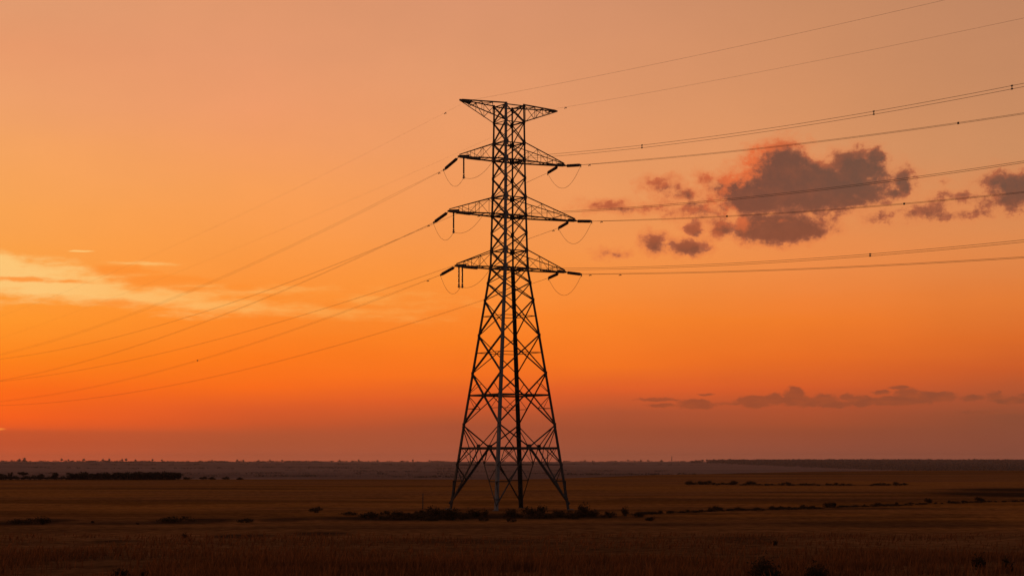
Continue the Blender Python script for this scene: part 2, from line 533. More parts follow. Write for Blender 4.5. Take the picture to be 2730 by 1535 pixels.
def build_ground():
    na = 700
    front = np.linspace(-.36, .36, na)
    rest = np.linspace(.36, 2 * math.pi - .36, 72)[1:-1]
    azs = np.concatenate([front, rest])
    p = np.concatenate([np.geomspace(60, 340, 420)[::-1]])
    ds = [.01, 3, 6, 14, 25, 38, 52, 64]
    ds += list(26450 / p)
    last = ds[-1]
    ds += list(np.geomspace(last, 1400, 150)[1:]) + list(np.geomspace(1400, 12500, 170)[1:])
    ds = np.array(ds)
    A, Dm = np.meshgrid(azs, ds)
    X = Dm * np.sin(A); Y = Dm * np.cos(A)
    Z = terrain(X, Y)
    n = len(azs); k = len(ds)
    verts = np.stack([X.ravel(), Y.ravel(), Z.ravel()], 1)
    i = np.arange(k - 1)[:, None]; j = np.arange(n)[None, :]
    j2 = (j + 1) % n
    quads = np.stack([i * n + j, i * n + j2, (i + 1) * n + j2, (i + 1) * n + j], -1).reshape(-1, 4)[:, ::-1]
    o = mesh_np('ground', verts, quads, None, smooth=True)
    me = o.data
    # crop colours of the fields (albedo), laid out on the land
    x, y = verts[:, 0], verts[:, 1]
    D = np.hypot(x, y); az = np.arctan2(x, y)
    n1 = fbm(x / 22, y / 12, 21, 4); n2 = fbm(x / 150, y / 38, 22, 4); n3 = fbm(x / 600, y / 170, 23, 3)
    straw = np.array([.318, .116, .024]); red = np.array([.220, .084, .028]); dark = np.array([.035, .018, .010])
    f = sstep(.3, .7, .45 * n1 + .55 * n2)[:, None]
    colr = red * (1 - f) + straw * f
    strip = sstep(.50, .64, fbm(x / 300 + 3 + .6 * n1, y / 34 + 1.1 * (n1 - .5) + .8 * n3, 31, 3))[:, None]
    colr = colr * (1 - .38 * strip) 
    brown = np.array([.160, .066, .024])
    near = (1 - sstep(120, 205, D + 30 * (n2 - .5)))[:, None]
    colr = colr * (1 - near) + (brown * (.55 + .9 * n1[:, None])) * near
    for cx, cy, rx, ry, w in DARK:
        yy = EYE * FPX / (cy - 1230.0)
        xx = (cx - 1365.0) / FPX * yy
        hx = rx / FPX * yy
        hy = yy - EYE * FPX / (cy + ry - 1230.0)
        d = np.hypot((x - xx) / hx, (y - yy) / hy) + .7 * (n1 - .5) + .5 * (n2 - .5)
        k_ = (min(.92, w * 1.35) * sstep(1.2, .5, d) * (D < 1300))[:, None]
        colr = colr * (1 - k_) + dark * k_
    # valley floor and far slope beyond the crest
    Dc = crest(az)
    far = sstep(Dc + 150, Dc + 500, D)[:, None]
    v1 = fbm(x / 700, y / 420, 41, 4); v2 = fbm(x / 260, y / 900, 42, 3)
    val = np.array([.150, .086, .068]) * (.5 + 1.1 * v1[:, None])
    pale = sstep(.60, .68, v1 * .6 + v2 * .4)[:, None]
    val = val * (1 - pale) + np.array([.20, .125, .10]) * pale
    colr = colr * (1 - far) + val * far
    at = me.color_attributes.new('crop', 'FLOAT_COLOR', 'POINT')
    at.data.foreach_set('color', np.hstack([colr, np.ones((len(colr), 1))]).astype(np.float32).ravel())
    m = bpy.data.materials.new('dry_field')
    m.use_nodes = True
    t = NT(m.node_tree)
    b = m.node_tree.nodes['Principled BSDF']
    a = t.n('ShaderNodeAttribute'); a.attribute_name = 'crop'
    tc = t.n('ShaderNodeTexCoord')
    nz = t.noise(tc.outputs['Object'], .9, 6, .65)
    nz2 = t.noise(t.v('MULTIPLY', tc.outputs['Object'], (.02, .16, 0)), 1.0, 4, .6)
    k1 = t.m('ADD', t.rng(nz, .3, .7, .40, 1.6), t.rng(nz2, .3, .7, -.22, .22))
    c = t.mix(1.0, a.outputs['Color'], t.xyz(k1, k1, k1), 'MULTIPLY')
    m.node_tree.links.new(c, b.inputs['Base Color'])
    b.inputs['Roughness'].default_value = 1.0
    b.inputs['Specular IOR Level'].default_value = 0.0
    me.materials.append(m)
    tag(o, kind='structure')
    return o


build_ground()

# ---------------------------------------------------------------- transmission tower
X0, Y0 = -.33, 208.33
E1 = Vector((math.cos(R(33)), math.sin(R(33)), 0))      # along the cross arms, to the right and away
E2 = Vector((math.sin(R(33)), -math.cos(R(33)), 0))     # along the line, to the right and near
ZP = [0, 26.8, 28.7, 34.6, 38.75, 44.75]
HW = [163, 52, 50, 46.5, 43.8, 42]


def half(z):
    return float(np.interp(z, ZP, HW)) / 1.384 / 24.0


def corner(i, z):
    """0 right, 1 front, 2 left, 3 back"""
    a, b = ((1, 1), (-1, 1), (-1, -1), (1, -1))[i]
    s = half(z)
    return E1 * (a * s) + E2 * (b * s) + Vector((0, 0, z))


FACES = [(2, 1), (1, 0), (0, 3), (3, 2)]
FN = [-E1, E2, E1, -E2]                                  # outward normals
ZL = dict(F=26.8, E=28.7, D=32.6, C=34.6, B=38.75, A=40.6, G=42.9, T=44.75)
PANELS = [(9.4, 15.1), (15.1, 19.3), (19.3, 23.2), (23.2, 25.1), (25.1, 26.8), (26.8, 28.7), (28.7, 30.65), (30.65, 32.6), (32.6, 34.6),
          (34.6, 36.7), (36.7, 38.75), (38.75, 40.6), (40.6, 42.9), (42.9, 44.75)]

tower = empty('transmission_tower', (X0, Y0, 0), 'tall dark lattice steel tower with four pairs of arms in the field', 'transmission tower')


def build_tower():
    for i in range(4):
        mb = MB()
        i1, i2 = (i + 1) % 4, (i + 3) % 4
        for za, zb, w in ((-.60, 9.4, .33), (9.4, 19.3, .31), (19.3, 26.8, .285), (26.8, 36.7, .245), (36.7, 44.9, .215)):
            a, b = corner(i, za), corner(i, zb)
            w *= (1.15 if zb < 27 else .62) if i == 3 else 1.0
            u = (corner(i1, za) - corner(i, za)); v = (corner(i2, za) - corner(i, za))
            ax = (b - a).normalized()
            mb.lbar(a, b + ax * .002, w, .035, u, v)
        # gusset plates where bracing meets the leg
        for z in (9.4, 15.1, 19.3, 23.2, 25.1, 26.8, 28.7, 30.65, 32.6, 34.6, 36.7, 38.75, 40.6, 42.9, 44.6):
            for k in (i1, i2):
                d = (corner(k, z) - corner(i, z)); d.z = 0; d.normalize()
                n_ = d.cross(Vector((0, 0, 1)))
                big = z in (26.8, 28.7, 32.6, 34.6, 38.75, 40.6)
                s = .21 if big else .15
                mb.box(corner(i, z) + d * (s * .8) + n_ * .02, d * s, n_ * .012, Vector((0, 0, s * 1.15)))
        # step bolts
        if i in (1, 3):
            d = (corner(i1, 5) - corner(i, 5)).normalized()
            z = 2.5
            while z < 44:
                mb.box(corner(i, z) - d * .07, d * .08, Vector((0, 0, .012)), d.cross(Vector((0, 0, 1))) * .012)
                z += .45
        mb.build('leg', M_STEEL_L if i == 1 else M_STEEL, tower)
        c = corner(i, 0)
        fb = MB()
        fb.lathe((c.x, c.y, -.6), (0, 0, 1), [(0, .45), (.55, .45), (.63, .40), (.68, .25)], 10)
        fb.build('footing', M_CONC, tower)
    # X bracing, one X per panel and face
    for za, zb in PANELS:
        w0 = .180 if za < 9.5 else (.165 if za < 23 else .135)
        for fi, ((a, b), n) in enumerate(zip(FACES, FN)):
            mb = MB()
            ins = -n
            w = w0 * (1.0 if fi < 2 else .62)
            mb.lbar(corner(a, za) + ins * .03, corner(b, zb) + ins * .03, w, None, n.cross(corner(b, zb) - corner(a, za)), ins)
            mb.lbar(corner(b, za) + ins * .06, corner(a, zb) + ins * .06, w, None, n.cross(corner(a, zb) - corner(b, za)), ins)
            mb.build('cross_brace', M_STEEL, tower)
    # horizontals
    hs = [(6.9, .25), (12.75, .19), (17.4, .07), (21.45, .07), (26.8, .17), (28.7, .12), (32.6, .17), (34.6, .12), (38.75, .17), (40.6, .12),
          (42.9, .10), (44.75, .12)]
    for z, w in hs:
        for (a, b), n in zip(FACES, FN):
            mb = MB()
            p, q = corner(a, z), corner(b, z)
            d = (q - p).normalized() * .03
            mb.lbar(p + d - n * .10, q - d - n * .10, w, None, Vector((0, 0, -1)), -n)
            if z == 6.9:                          # doubled main beam with plan ties
                mb.lbar(p + d - n * .34, q - d - n * .34, .07, None, Vector((0, 0, -1)), -n)
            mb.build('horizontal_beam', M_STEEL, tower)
    # plan bracing
    for z, w in ((6.85, .09), (12.65, .08), (26.7, .08), (32.5, .08), (38.65, .08)):
        mb = MB()
        mids = [(corner(a, z) + corner(b, z)) / 2 for a, b in FACES]
        for i in range(4):
            mb.lbar(mids[i], mids[(i + 1) % 4], w, None, Vector((0, 0, -1)))
        mb.build('plan_bracing', M_STEEL, tower)
    # lower frame: V from the legs to the middle of the beam, then knee struts down to the feet
    for (a, b), n in zip(FACES, FN):
        mid = (corner(a, 6.9) + corner(b, 6.9)) / 2 - n * .05
        mb = MB()
        for k in (a, b):
            mb.lbar(corner(k, 9.4) - n * .04, mid, .125, None, n.cross(mid - corner(k, 9.4)), -n)
        d = (corner(b, 6.9) - corner(a, 6.9)).normalized()
        mb.box(mid + n * .02, d * .34, n * .014, Vector((0, 0, .30)))
        mb.build('beam_hanger', M_STEEL, tower)
        for k in (a, b):
            mb = MB()
            foot = corner(k, .45) + (mid - corner(k, .45)).normalized() * .12
            mb.lbar(mid - n * .02, foot - n * .02, .21 if k in (0, 2) else .115, None, n.cross(foot - mid), -n)
            mb.build('knee_strut', M_STEEL, tower)
            # redundant lacing between leg and strut
            mb = MB()

            def on_leg(z):
                return corner(k, z) - n * .05

            def on_strut(z):
                f = (z - .45) / (6.9 - .45)
                return corner(k, .45).lerp(mid, f) - n * .05
            zs = [1.25, 3.2, 5.0]
            for z in zs:
                mb.lbar(on_leg(z), on_strut(z), .10)
            mb.lbar(on_leg(5.0), on_strut(3.2), .10); mb.lbar(on_leg(3.2), on_strut(1.25), .10)
            q = corner(k, 6.9).lerp(mid, .52) - n * .05
            mb.lbar(on_leg(5.0), q, .10); mb.lbar(on_strut(5.0), q, .09)
            mb.lbar(on_leg(9.2), q, .105)
            mb.lbar(corner(k, 6.9).lerp(mid, .12) - n * .05, on_strut(5.0), .06)
            mb.build('leg_lacing', M_STEEL, tower)
            # small secondary members of the wide panel above the beam at 12.75
            mb = MB()
            for zz, z0_, z1_ in ((11.2, 9.4, 12.75), (14.0, 12.75, 15.1)):
                f = (zz - z0_) / (z1_ - z0_)
                other = b if k == a else a
                if z0_ < 10:
                    c = corner(k, 9.4).lerp(corner(other, 15.1), (zz - 9.4) / 5.7) - n * .05
                    mb.lbar(corner(k, zz) - n * .05, c, .06)
                    mb.lbar(corner(k, 12.7) - n * .05, c, .06)
                else:
                    c = corner(k, 15.1).lerp(corner(other, 9.4), (15.1 - zz) / 5.7) - n * .05
                    mb.lbar(corner(k, 12.8) - n * .05, c, .055)
            mb.build('secondary_brace', M_STEEL, tower)


ARMS = {  # side, name: (length, z lower chord, z upper chord, tip z)
    'TL': (-6.4, 38.75, 40.6, 38.6), 'TR': (7.4, 38.75, 40.6, 38.8), 'ML': (-7.7, 32.6, 34.6, 32.55), 'MR': (8.9, 32.6, 34.6, 32.65),
    'BL': (-6.8, 26.8, 28.7, 26.65), 'BR': (7.5, 26.8, 28.7, 26.75), 'GL': (-6.2, 44.75, 42.9, 44.75), 'GR': (6.25, 44.75, 42.9, 44.8)}


def build_arms():
    for k, (L, zc, zu, zt) in ARMS.items():
        sg = 1 if L > 0 else -1
        cs = (0, 3) if sg > 0 else (1, 2)
        earth = k[0] == 'G'
        arm = MB()
        tip = E1 * L + Vector((0, 0, zt))
        up = Vector((0, 0, 1))
        mains, tops = [], []
        for j, c in enumerate(cs):
            e = E2 * (.12 if c in (0, 1) else -.12)
            a = corner(c, zc); b = tip + e
            mains.append((a, b))
            arm.lbar(a, b, .15 if not earth else .13, None, up * (1 if earth else -1), E2 * (-1 if c in (0, 1) else 1))
            a2 = corner(c, zu); b2 = tip + e * .8 + up * (.16 if not earth else -.14)
            tops.append((a2, b2))
            arm.lbar(a2, b2, .095, None, up, E2 * (-1 if c in (0, 1) else 1))
        o = arm.build('cross_arm', M_STEEL, tower)
        lac = MB()
        fr = (.0, .3, .55, .78, .92)
        for j in range(2):
            m, t_ = mains[j], tops[j]
            for q in range(1, 4):
                lac.lbar(m[0].lerp(m[1], fr[q]), t_[0].lerp(t_[1], fr[q]), .05)
            for q in range(0, 3):
                lac.lbar(m[0].lerp(m[1], fr[q + 1]) if q % 2 else m[0].lerp(m[1], fr[q]),
                         t_[0].lerp(t_[1], fr[q]) if q % 2 else t_[0].lerp(t_[1], fr[q + 1]), .05)
        for q in range(1, 4):
            lac.lbar(mains[0][0].lerp(mains[0][1], fr[q]), mains[1][0].lerp(mains[1][1], fr[q]), .06)
            lac.lbar(mains[q % 2][0].lerp(mains[q % 2][1], fr[q - 1]), mains[1 - q % 2][0].lerp(mains[1 - q % 2][1], fr[q]), .055)
        lac.build('arm_lacing', M_STEEL, o)
        # welded tip box
        tp = MB()
        ln = 1.15 if sg < 0 else .85
        d = E1 * sg
        a0 = tip - d * ln
        hb = .30 if sg < 0 else .22
        s = up * (-1 if earth else 1)
        prof = [(a0 + s * hb - s * .05, .17), (a0 - s * .09, .17), (tip + d * .22 - s * .10, .09), (tip + d * .25 + s * .05, .07), (tip + s * .14, .11)]
        vs = [p + E2 * w for p, w in prof] + [p - E2 * w for p, w in prof]
        n = len(prof)
        tp.add(vs, [tuple(range(n)), tuple(range(2 * n - 1, n - 1, -1))] + [(i, n + i, n + (i + 1) % n, (i + 1) % n) for i in range(n)])
        tp.build('tip_plate', M_STEEL, o)


build_tower()
build_arms()

# ---------------------------------------------------------------- insulators, conductors, jumpers
# sagging spans, z = a + b*t + c*t*t, t = metres from the arm tip along the line
NEAR = {'GL': (44.568, -.0673, .000230), 'GR': (45.082, -.0640, .000227), 'TL': (37.962, -.1130, .000615), 'TR': (38.713, -.0969, .000433),
        'ML': (32.043, -.1086, .000571), 'MR': (32.552, -.1022, .000479), 'BL': (26.391, -.1061, .000543), 'BR': (26.475, -.0850, .000323)}
FAR = {'GL': (44.324, -.1144, .000216), 'GR': (45.099, -.0995, .000122), 'TL': (38.045, -.1458, .000379), 'TR': (38.80, -.1345, .000355),
       'ML': (32.124, -.1426, .000401), 'MR': (32.50, -.1080, .000272), 'BL': (26.347, -.1264, .000386), 'BR': (26.70, -.1168, .000333)}
TWIN = {'TL': .25, 'TR': .10, 'ML': .13, 'MR': .09, 'BL': .16, 'BR': .10}     # vertical spacing of the pair
ARM_WORD = {'TL': 'upper left', 'TR': 'upper right', 'ML': 'middle left', 'MR': 'middle right', 'BL': 'lower left', 'BR': 'lower right'}
ORIG = Vector((X0, Y0, 0))


def tip_of(k):
    L, zc, zu, zt = ARMS[k]
    return ORIG + E1 * L + Vector((0, 0, zt))


def span_pt(k, co, t, sgn):
    p = tip_of(k) + E2 * (t * sgn)
    p.z = co[0] + co[1] * t + co[2] * t * t
    return p


def string(p, q, label, group, body=2.55, rod0=.30, rad=.175, name='tension_insulator', n=17):
    """insulator string hung between p and q, discs of brown porcelain"""
    p, q = Vector(p), Vector(q)
    d = (q - p); Lq = d.length; d.normalize()
    root = empty(name, p, label, 'insulator', group)
    prof = []
    st = body / n
    for i in range(n):
        a = rod0 + i * st
        prof += [(a, .09), (a + st * .18, rad * .92), (a + st * .42, rad), (a + st * .70, rad * .8), (a + st * .74, .09)]
    mb = MB()
    mb.lathe((0, 0, 0), d, prof, 12)
    mb.build('disc_stack', M_INS, root, True)
    fx = MB()
    fx.tube([(0, 0, 0), d * (rod0 + .01)], .035, 6)
    side = d.cross(Vector((0, 0, 1)))
    if side.length < .1:
        side = Vector(E1)
    side.normalize()
    fx.box(d * (rod0 - .06), d * .05, side * .11, side.cross(d) * .012)
    fx.build('shackle', M_FIT, root)
    cl = MB()
    e0 = rod0 + body
    cl.tube([d * (e0 - .02), d * Lq], .03, 6)
    cl.box(d * (e0 + .10), d * .07, side * .02, side.cross(d) * .16)
    cl.box(d * (Lq - .10), d * .12, side * .035, side.cross(d) * .10)
    cl.build('dead_end_clamp', M_FIT, root)
    return root


def catenary(p, q, sag, n=22):
    return [Vector(p).lerp(Vector(q), i / n) + Vector((0, 0, -4 * sag * (i / n) * (1 - i / n))) for i in range(n + 1)]


ENDS = {}
for k in ('TL', 'TR', 'ML', 'MR', 'BL', 'BR'):
    left = k[1] == 'L'
    tn = 6.8 if left else 3.35
    tf = 3.5 if left else 3.3
    pn = tip_of(k) + (E1 * (-.15 if left else .2)) + E2 * .1 - Vector((0, 0, .06))
    pf = tip_of(k) - E2 * .1 - E1 * (.12 if left else .75) - Vector((0, 0, .12 if left else .2))
    qn = span_pt(k, NEAR[k], tn, 1)
    qf = span_pt(k, FAR[k], tf, -1)
    ENDS[k] = (qn, qf)
    string(pn, qn, 'brown disc insulator string on the %s arm, pulled toward the camera' % ARM_WORD[k], 'tension insulator strings on the arms',
           rod0=.30 if not left else 1.6)
    string(pf, qf, 'brown disc insulator string on the %s arm, pulled away to the left' % ARM_WORD[k], 'tension insulator strings on the arms',
           body=2.55, rod0=.45)


def line(k, co, sgn, t0, t1, word, spacers=(), dampers=(), rad=.0155):
    start = span_pt(k, co, t0, sgn)
    earth = k[0] == 'G'
    if earth:
        lab = 'thin earth wire from the top arm\'s %s tip, %s' % ('left' if k[1] == 'L' else 'right', word)
    else:
        lab = 'twin power cable from the %s arm, %s' % (ARM_WORD[k], word)
    root = empty('earth_wire' if earth else 'power_cable', start, lab, 'power line', 'cables strung to the tower')
    ts = list(np.linspace(t0, t1, 90))
    offs = [(0, 0)] if earth else [(0, 0), (.03, TWIN[k])]
    for e, dz in offs:
        mb = MB()
        pts = []
        for t in ts:
            open_ = min(1.0, (t - t0) / 12.0 + .15) if dz else 0
            pts.append(span_pt(k, co, t, sgn) + E1 * e * open_ + Vector((0, 0, dz * open_)) - start)
        mb.tube(pts, rad, 6)
        mb.build('strand', M_WIRE, root, True)
    for t in spacers:
        p = span_pt(k, co, t, sgn) - start
        dz = offs[-1][1]
        mb = MB()
        mb.box(p + Vector((0, 0, dz / 2)), E2 * .02, E1 * .025, Vector((0, 0, dz / 2 + .02)))
        for q in (0, dz):
            mb.box(p + Vector((0, 0, q)), E2 * .08, E1 * .04, Vector((0, 0, .045)))
        mb.build('spacer', M_FIT, root)
    for t in dampers:
        p = span_pt(k, co, t, sgn) - start
        mb = MB()
        mb.box(p - Vector((0, 0, .05)), E2 * .03, E1 * .02, Vector((0, 0, .07)))
        mb.tube([p - Vector((0, 0, .11)) - E2 * .16, p - Vector((0, 0, .11)) + E2 * .16], .012, 5)
        for s_ in (-.16, .16):
            mb.lathe(p - Vector((0, 0, .11)) + E2 * (s_ - .06), E2, [(0, .03), (.02, .05), (.10, .05), (.12, .03)], 8)
        mb.build('vibration_damper', M_FIT, root)
    return root


NW = 'sagging toward the right edge'
FW = 'falling away to the far left'
line('GL', NEAR['GL'], 1, .2, 150, NW, (), (1.7,), .008)
line('GR', NEAR['GR'], 1, .2, 150, NW, (), (2.0,), .008)
line('GL', FAR['GL'], -1, .2, 250, FW, (), (3.4,), .0045)
line('GR', FAR['GR'], -1, .2, 250, FW, (), (1.5,), .0045)
NS = {'TL': ((33, 64, 78.5), ()), 'TR': ((60,), (5,)), 'ML': ((), (6,)), 'MR': ((27, 52), (5.2,)), 'BL': ((64,), ()), 'BR': ((), (5, 10.6))}
FS = {'TL': ((), (4.4,)), 'TR': ((), ()), 'ML': ((), (4.5,)), 'MR': ((), (4.3,)), 'BL': ((70,), (6.2,)), 'BR': ((), ())}
for k in ('TL', 'TR', 'ML', 'MR', 'BL', 'BR'):
    left = k[1] == 'L'
    line(k, NEAR[k], 1, 6.8 if left else 3.35, 150, NW, *NS[k])
    line(k, FAR[k], -1, 3.5 if left else 3.3, 250, FW, *FS[k], rad=.0085)

for k in ('TR', 'MR', 'BR'):
    qn, qf = ENDS[k]
    root = empty('jumper_cable', qf, 'loose loop of cable hanging under the %s arm' % ARM_WORD[k], 'cable', 'jumper loops under the arms')
    mb = MB()
    mb.tube([p - qf for p in catenary(qf, qn, 2.15, 30)], .017, 6)
    mb.build('strand', M_WIRE, root, True)
    cl = MB()
    for q in (qf, qn):
        cl.box(q - qf - Vector((0, 0, .12)), E2 * .03, E1 * .03, Vector((0, 0, .14)))
    cl.build('terminal_lug', M_FIT, root)
for k in ('TL', 'ML', 'BL'):
    qn, qf = ENDS[k]
    top = tip_of(k) + E1 * .5 - Vector((0, 0, .1))
    bot = top - Vector((0, 0, 2.15))
    for j, off in enumerate(((0,) if k != 'BL' else (-.22, .22))):
        o = E1 * (off if k == 'BL' else 0)
        r_ = string(top + o, bot + o, ('thin insulator hanging straight down under the %s arm tip' % ARM_WORD[k]) if k != 'BL' else
                    ('%s of the two thin insulators hanging straight down under the lower left arm tip' % ('left' if j == 0 else 'right')),
                    'hanging insulators under the left arms', body=1.65, rod0=.16, rad=.085, name='hanging_insulator', n=14)
        wt = MB()
        wt.box(bot - top, E2 * .22, E1 * .035, Vector((0, 0, .045)))
        wt.box(bot - top - Vector((0, 0, .10)), E2 * .07, E1 * .06, Vector((0, 0, .06)))
        wt.build('counterweight', M_FIT, r_)
    b = bot - Vector((0, 0, .02))
    root = empty('jumper_cable', qf, 'loose loop of cable under the %s arm held by a hanging insulator' % ARM_WORD[k], 'cable',
                 'jumper loops under the arms')
    for p, q, sg in ((qf, b, 1.35), (b, qn, .75)):
        mb = MB()
        mb.tube([s_ - qf for s_ in catenary(p, q, sg)], .016, 6)
        mb.build('strand', M_WIRE, root, True)

# ---------------------------------------------------------------- plants
def shrub_mesh(seed, w, h, n=420, leaf=.10, spiky=.3):
    """leaf-clump mesh and branch mesh for a low bush of width w and height h"""
    rng = np.random.default_rng(seed)
    lobes = []
    k = max(5, int(5 + w * 2))
    for i in range(k):
        x = (rng.random() - .5) * w * .8
        y = (rng.random() - .5) * w * .6
        lobes.append((x, y, h * (.30 + .40 * rng.random()) * (1 - .7 * abs(x) / w), w * (.16 + .14 * rng.random()), h * (.20 + .16 * rng.random())))
    idx = rng.integers(0, k, n)
    L = np.array(lobes)[idx]
    d = rng.normal(size=(n, 3)); d /= np.linalg.norm(d, axis=1)[:, None]
    rad = (rng.random(n) ** .45)[:, None]
    c = np.stack([L[:, 0], L[:, 1], L[:, 2]], 1) + d * rad * np.stack([L[:, 3], L[:, 3], L[:, 4]], 1)
    # stray shoots
    s = rng.random(n) < .10 * (1 + spiky)
    c[s, 2] += rng.random(s.sum()) * h * spiky
    c[:, 2] = np.clip(c[:, 2], .02, None)
    c[:, 2] *= h / max(c[:, 2].max(), 1e-3)
    a = rng.normal(size=(n, 3)); a /= np.linalg.norm(a, axis=1)[:, None]
    b = np.cross(a, rng.normal(size=(n, 3))); b /= np.linalg.norm(b, axis=1)[:, None]
    sz = leaf * (.5 + rng.random(n))[:, None]
    v = np.stack([c - a * sz, c + b * sz * .55, c + a * sz, c - b * sz * .55], 1).reshape(-1, 3)
    f = np.arange(4 * n).reshape(-1, 4)
    tw = MB()
    for l in lobes:
        tw.tube([(l[0] * .15, l[1] * .15, -.1), (l[0] * .6, l[1] * .6, l[2] * .6), (l[0], l[1], l[2] + l[4] * .7)], .022 * max(.6, h), 5, .006)
    return v, f, tw


SHRUBS = []
for i, (w, h, n, lf, sp) in enumerate([(1.9, 1.15, 620, .085, .2), (1.4, .95, 460, .08, .3), (1.7, .85, 480, .08, .2), (1.1, 1.15, 380, .075, .4), (2.3, .7, 520, .08, .2),
                                       (.9, .6, 260, .06, .3), (3.0, .75, 700, .085, .15)]):
    v, f, tw = shrub_mesh(100 + i, w, h, n, lf, sp)
    r_ = empty('shrub', (0, -400, 0))
    mesh_np('foliage', v, f, M_LEAF, r_)
    tw.build('stem', M_TWIG, r_)
    SHRUBS.append(r_)
USED = set()


def put_shrub(kind, px, py, scale, label, group, rng, name='shrub', cat='shrub', zs=1.0, grow=1.0):
    base = SHRUBS[kind]
    if kind not in USED:
        o = base; USED.add(kind)
    else:
        o = copy_tree(base)
    if o.name.split('.')[0] != name:
        o.name = name
    x, y = px_ground(px, py)
    o.location = (x, y, float(terrain(x, y)) - .03)
    o.rotation_euler = (0, 0, rng.random() * 6.28)
    scale *= grow
    o.scale = (scale, scale, scale * zs)
    tag(o, label, cat, group)
    return o


rnd = random.Random(7)
G_FOOT = 'dark shrubs around the foot of the tower'
foot = [  # kind, px, py, scale, label
    (4, 985, 1372, .9, 'flat dark shrub far left of the tower, near the end of the thicket'),
    (1, 1060, 1371, .8, 'small dark shrub left of the thin post beside the tower'),
    (6, 1105, 1374, .8, 'wide low dark shrub just left of the thin post'),
    (0, 1150, 1373, .95, 'dark bushy shrub between the thin post and the left leg'),
    (0, 1212, 1377, .92, 'largest blackish shrub hiding the foot of the left leg'),
    (2, 1190, 1366, .8, 'dark shrub behind the largest shrub at the left leg'),
    (1, 1262, 1371, .9, 'loose dark shrub between the left leg and the front leg'),
    (3, 1290, 1369, .7, 'thin upright shrub left of the front leg'),
    (2, 1288, 1379, .5, 'low shrub in front of the front leg, on its left'),
    (0, 1372, 1374, .78, 'dense dark shrub just right of the front leg'),
    (2, 1362, 1381, .5, 'low dark shrub in front of the front leg, on its right'),
    (0, 1408, 1373, .88, 'dense dark shrub hiding the foot of the rear leg'),
    (6, 1440, 1375, .8, 'broad low shrub right of the rear leg'),
    (3, 1449, 1364, .95, 'upright dark shrub with a pointed top behind the right side of the tower'),
    (1, 1486, 1368, .75, 'open dark shrub left of the right leg'),
    (4, 1520, 1374, .75, 'flat dark shrub in front of the right leg'),
    (1, 1545, 1370, .75, 'small round shrub at the outer side of the right leg'),
    (3, 1562, 1368, 1.15, 'tallest pointed shrub right of the tower'),
    (0, 1585, 1371, .7, 'dark bush just right of the tallest pointed shrub'),
    (2, 1625, 1370, .75, 'low dark bush at the right end of the thicket'),
    (3, 1670, 1366, .8, 'lone pointed bush at the far right end of the thicket'),
    (4, 1700, 1369, .7, 'flat bush beside the lone pointed bush right of the thicket'),
]
for kd, px, py, sc, lb in foot:
    put_shrub(kd, px, py + 9, sc, lb, G_FOOT, rnd, grow=1.12)
for i in range(46):   # low growth filling the thicket
    px = rnd.choice([rnd.uniform(1040, 1255), rnd.uniform(1345, 1620), rnd.uniform(1000, 1250)])
    put_shrub(rnd.choice((2, 4, 5, 6, 5)), px, 1378 + rnd.uniform(-9, 9), rnd.uniform(.45, .75), 'low dark bush filling the thicket under the tower', 'low bushes of the thicket', rnd)
# hedge line that runs from the tower to the right edge
hl = [(1740, 1371), (1760, 1369), (1835, 1366), (1868, 1364), (1905, 1362), (1918, 1361), (1967, 1360), (2060, 1357), (2080, 1356), (2102, 1355), (2143, 1353), (2170, 1352), (2207, 1351),
      (2217, 1351), (2258, 1349), (2305, 1347), (2390, 1344), (2428, 1343), (2470, 1342), (2481, 1341), (2570, 1339), (2608, 1338), (2622, 1337), (2712, 1335), (2760, 1333), (2020, 1358), (2340, 1345), (2530, 1340)]
for i, (px, py) in enumerate(hl):
    big = px in (2207, 2217, 2470, 2608, 1905)
    put_shrub(rnd.choice((0, 1, 2)) if big else rnd.choice((2, 4, 5, 1, 6)), px, py, rnd.uniform(.62, .78) if big else rnd.uniform(.38, .6),
              'small dark bush in the hedge line running right from the tower', 'bushes of the hedge line', rnd)
for i in range(44):
    px = 1700 + 1040 * (i + rnd.random()) / 44
    put_shrub(rnd.choice((4, 6, 5)), px, float(np.interp(px, [1700, 2200, 2740], [1371, 1353, 1335.5])), rnd.uniform(.5, .8),
              'flat low bush linking the bushes of the hedge line', 'low growth of the hedge line', rnd, zs=.6)
# farther hedge on the right
for i in range(34):
    px = 1835 + (2415 - 1835) * (i + rnd.random() * .9) / 34
    if 2270 < px < 2300:
        continue
    py = 1291 + (px - 1835) * .006 + (1.2 if i % 4 == 0 else 0)
    put_shrub(rnd.choice((4, 6, 2, 0)), px, py, rnd.uniform(.7, 1.3) * (1.2 if px < 2000 else .8), 'dark bush in the far hedge across the right hand fields', 'bushes of the far hedge', rnd, zs=.85)
# scattered tufts
for px, py, sc, kd, lb in [(112, 1398, 1.1, 1, 'round dark bush alone in the field at the far left'), (246, 1393, .55, 5, 'small dark tuft in the left field, right of the round bush'),
                       (365, 1398, .5, 5, 'small dark tuft in the dark strip of the left field'), (495, 1432, .5, 3, 'thin upright weed standing in the left foreground'),
                       (845, 1366, .8, 0, 'dark bush standing alone left of the thicket'), (1737, 1388, .7, 1, 'dark bush alone in the field in front of the hedge line'),
                       (2061, 1453, .5, 3, 'small upright weed in the right foreground'), (655, 1392, .8, 4, 'flat dark patch of bush in the middle of the left field'),
                       (470, 1391, 1.0, 6, 'long flat bush in the middle of the left field'), (930, 1371, .8, 4, 'flat dark bush between the lone bush and the thicket'), (60, 1396, .9, 6, 'long flat dark bush at the left edge of the field')]:
    put_shrub(kd, px, py, sc, lb, 'scattered bushes in the field', rnd, zs=.75, grow=1.0)


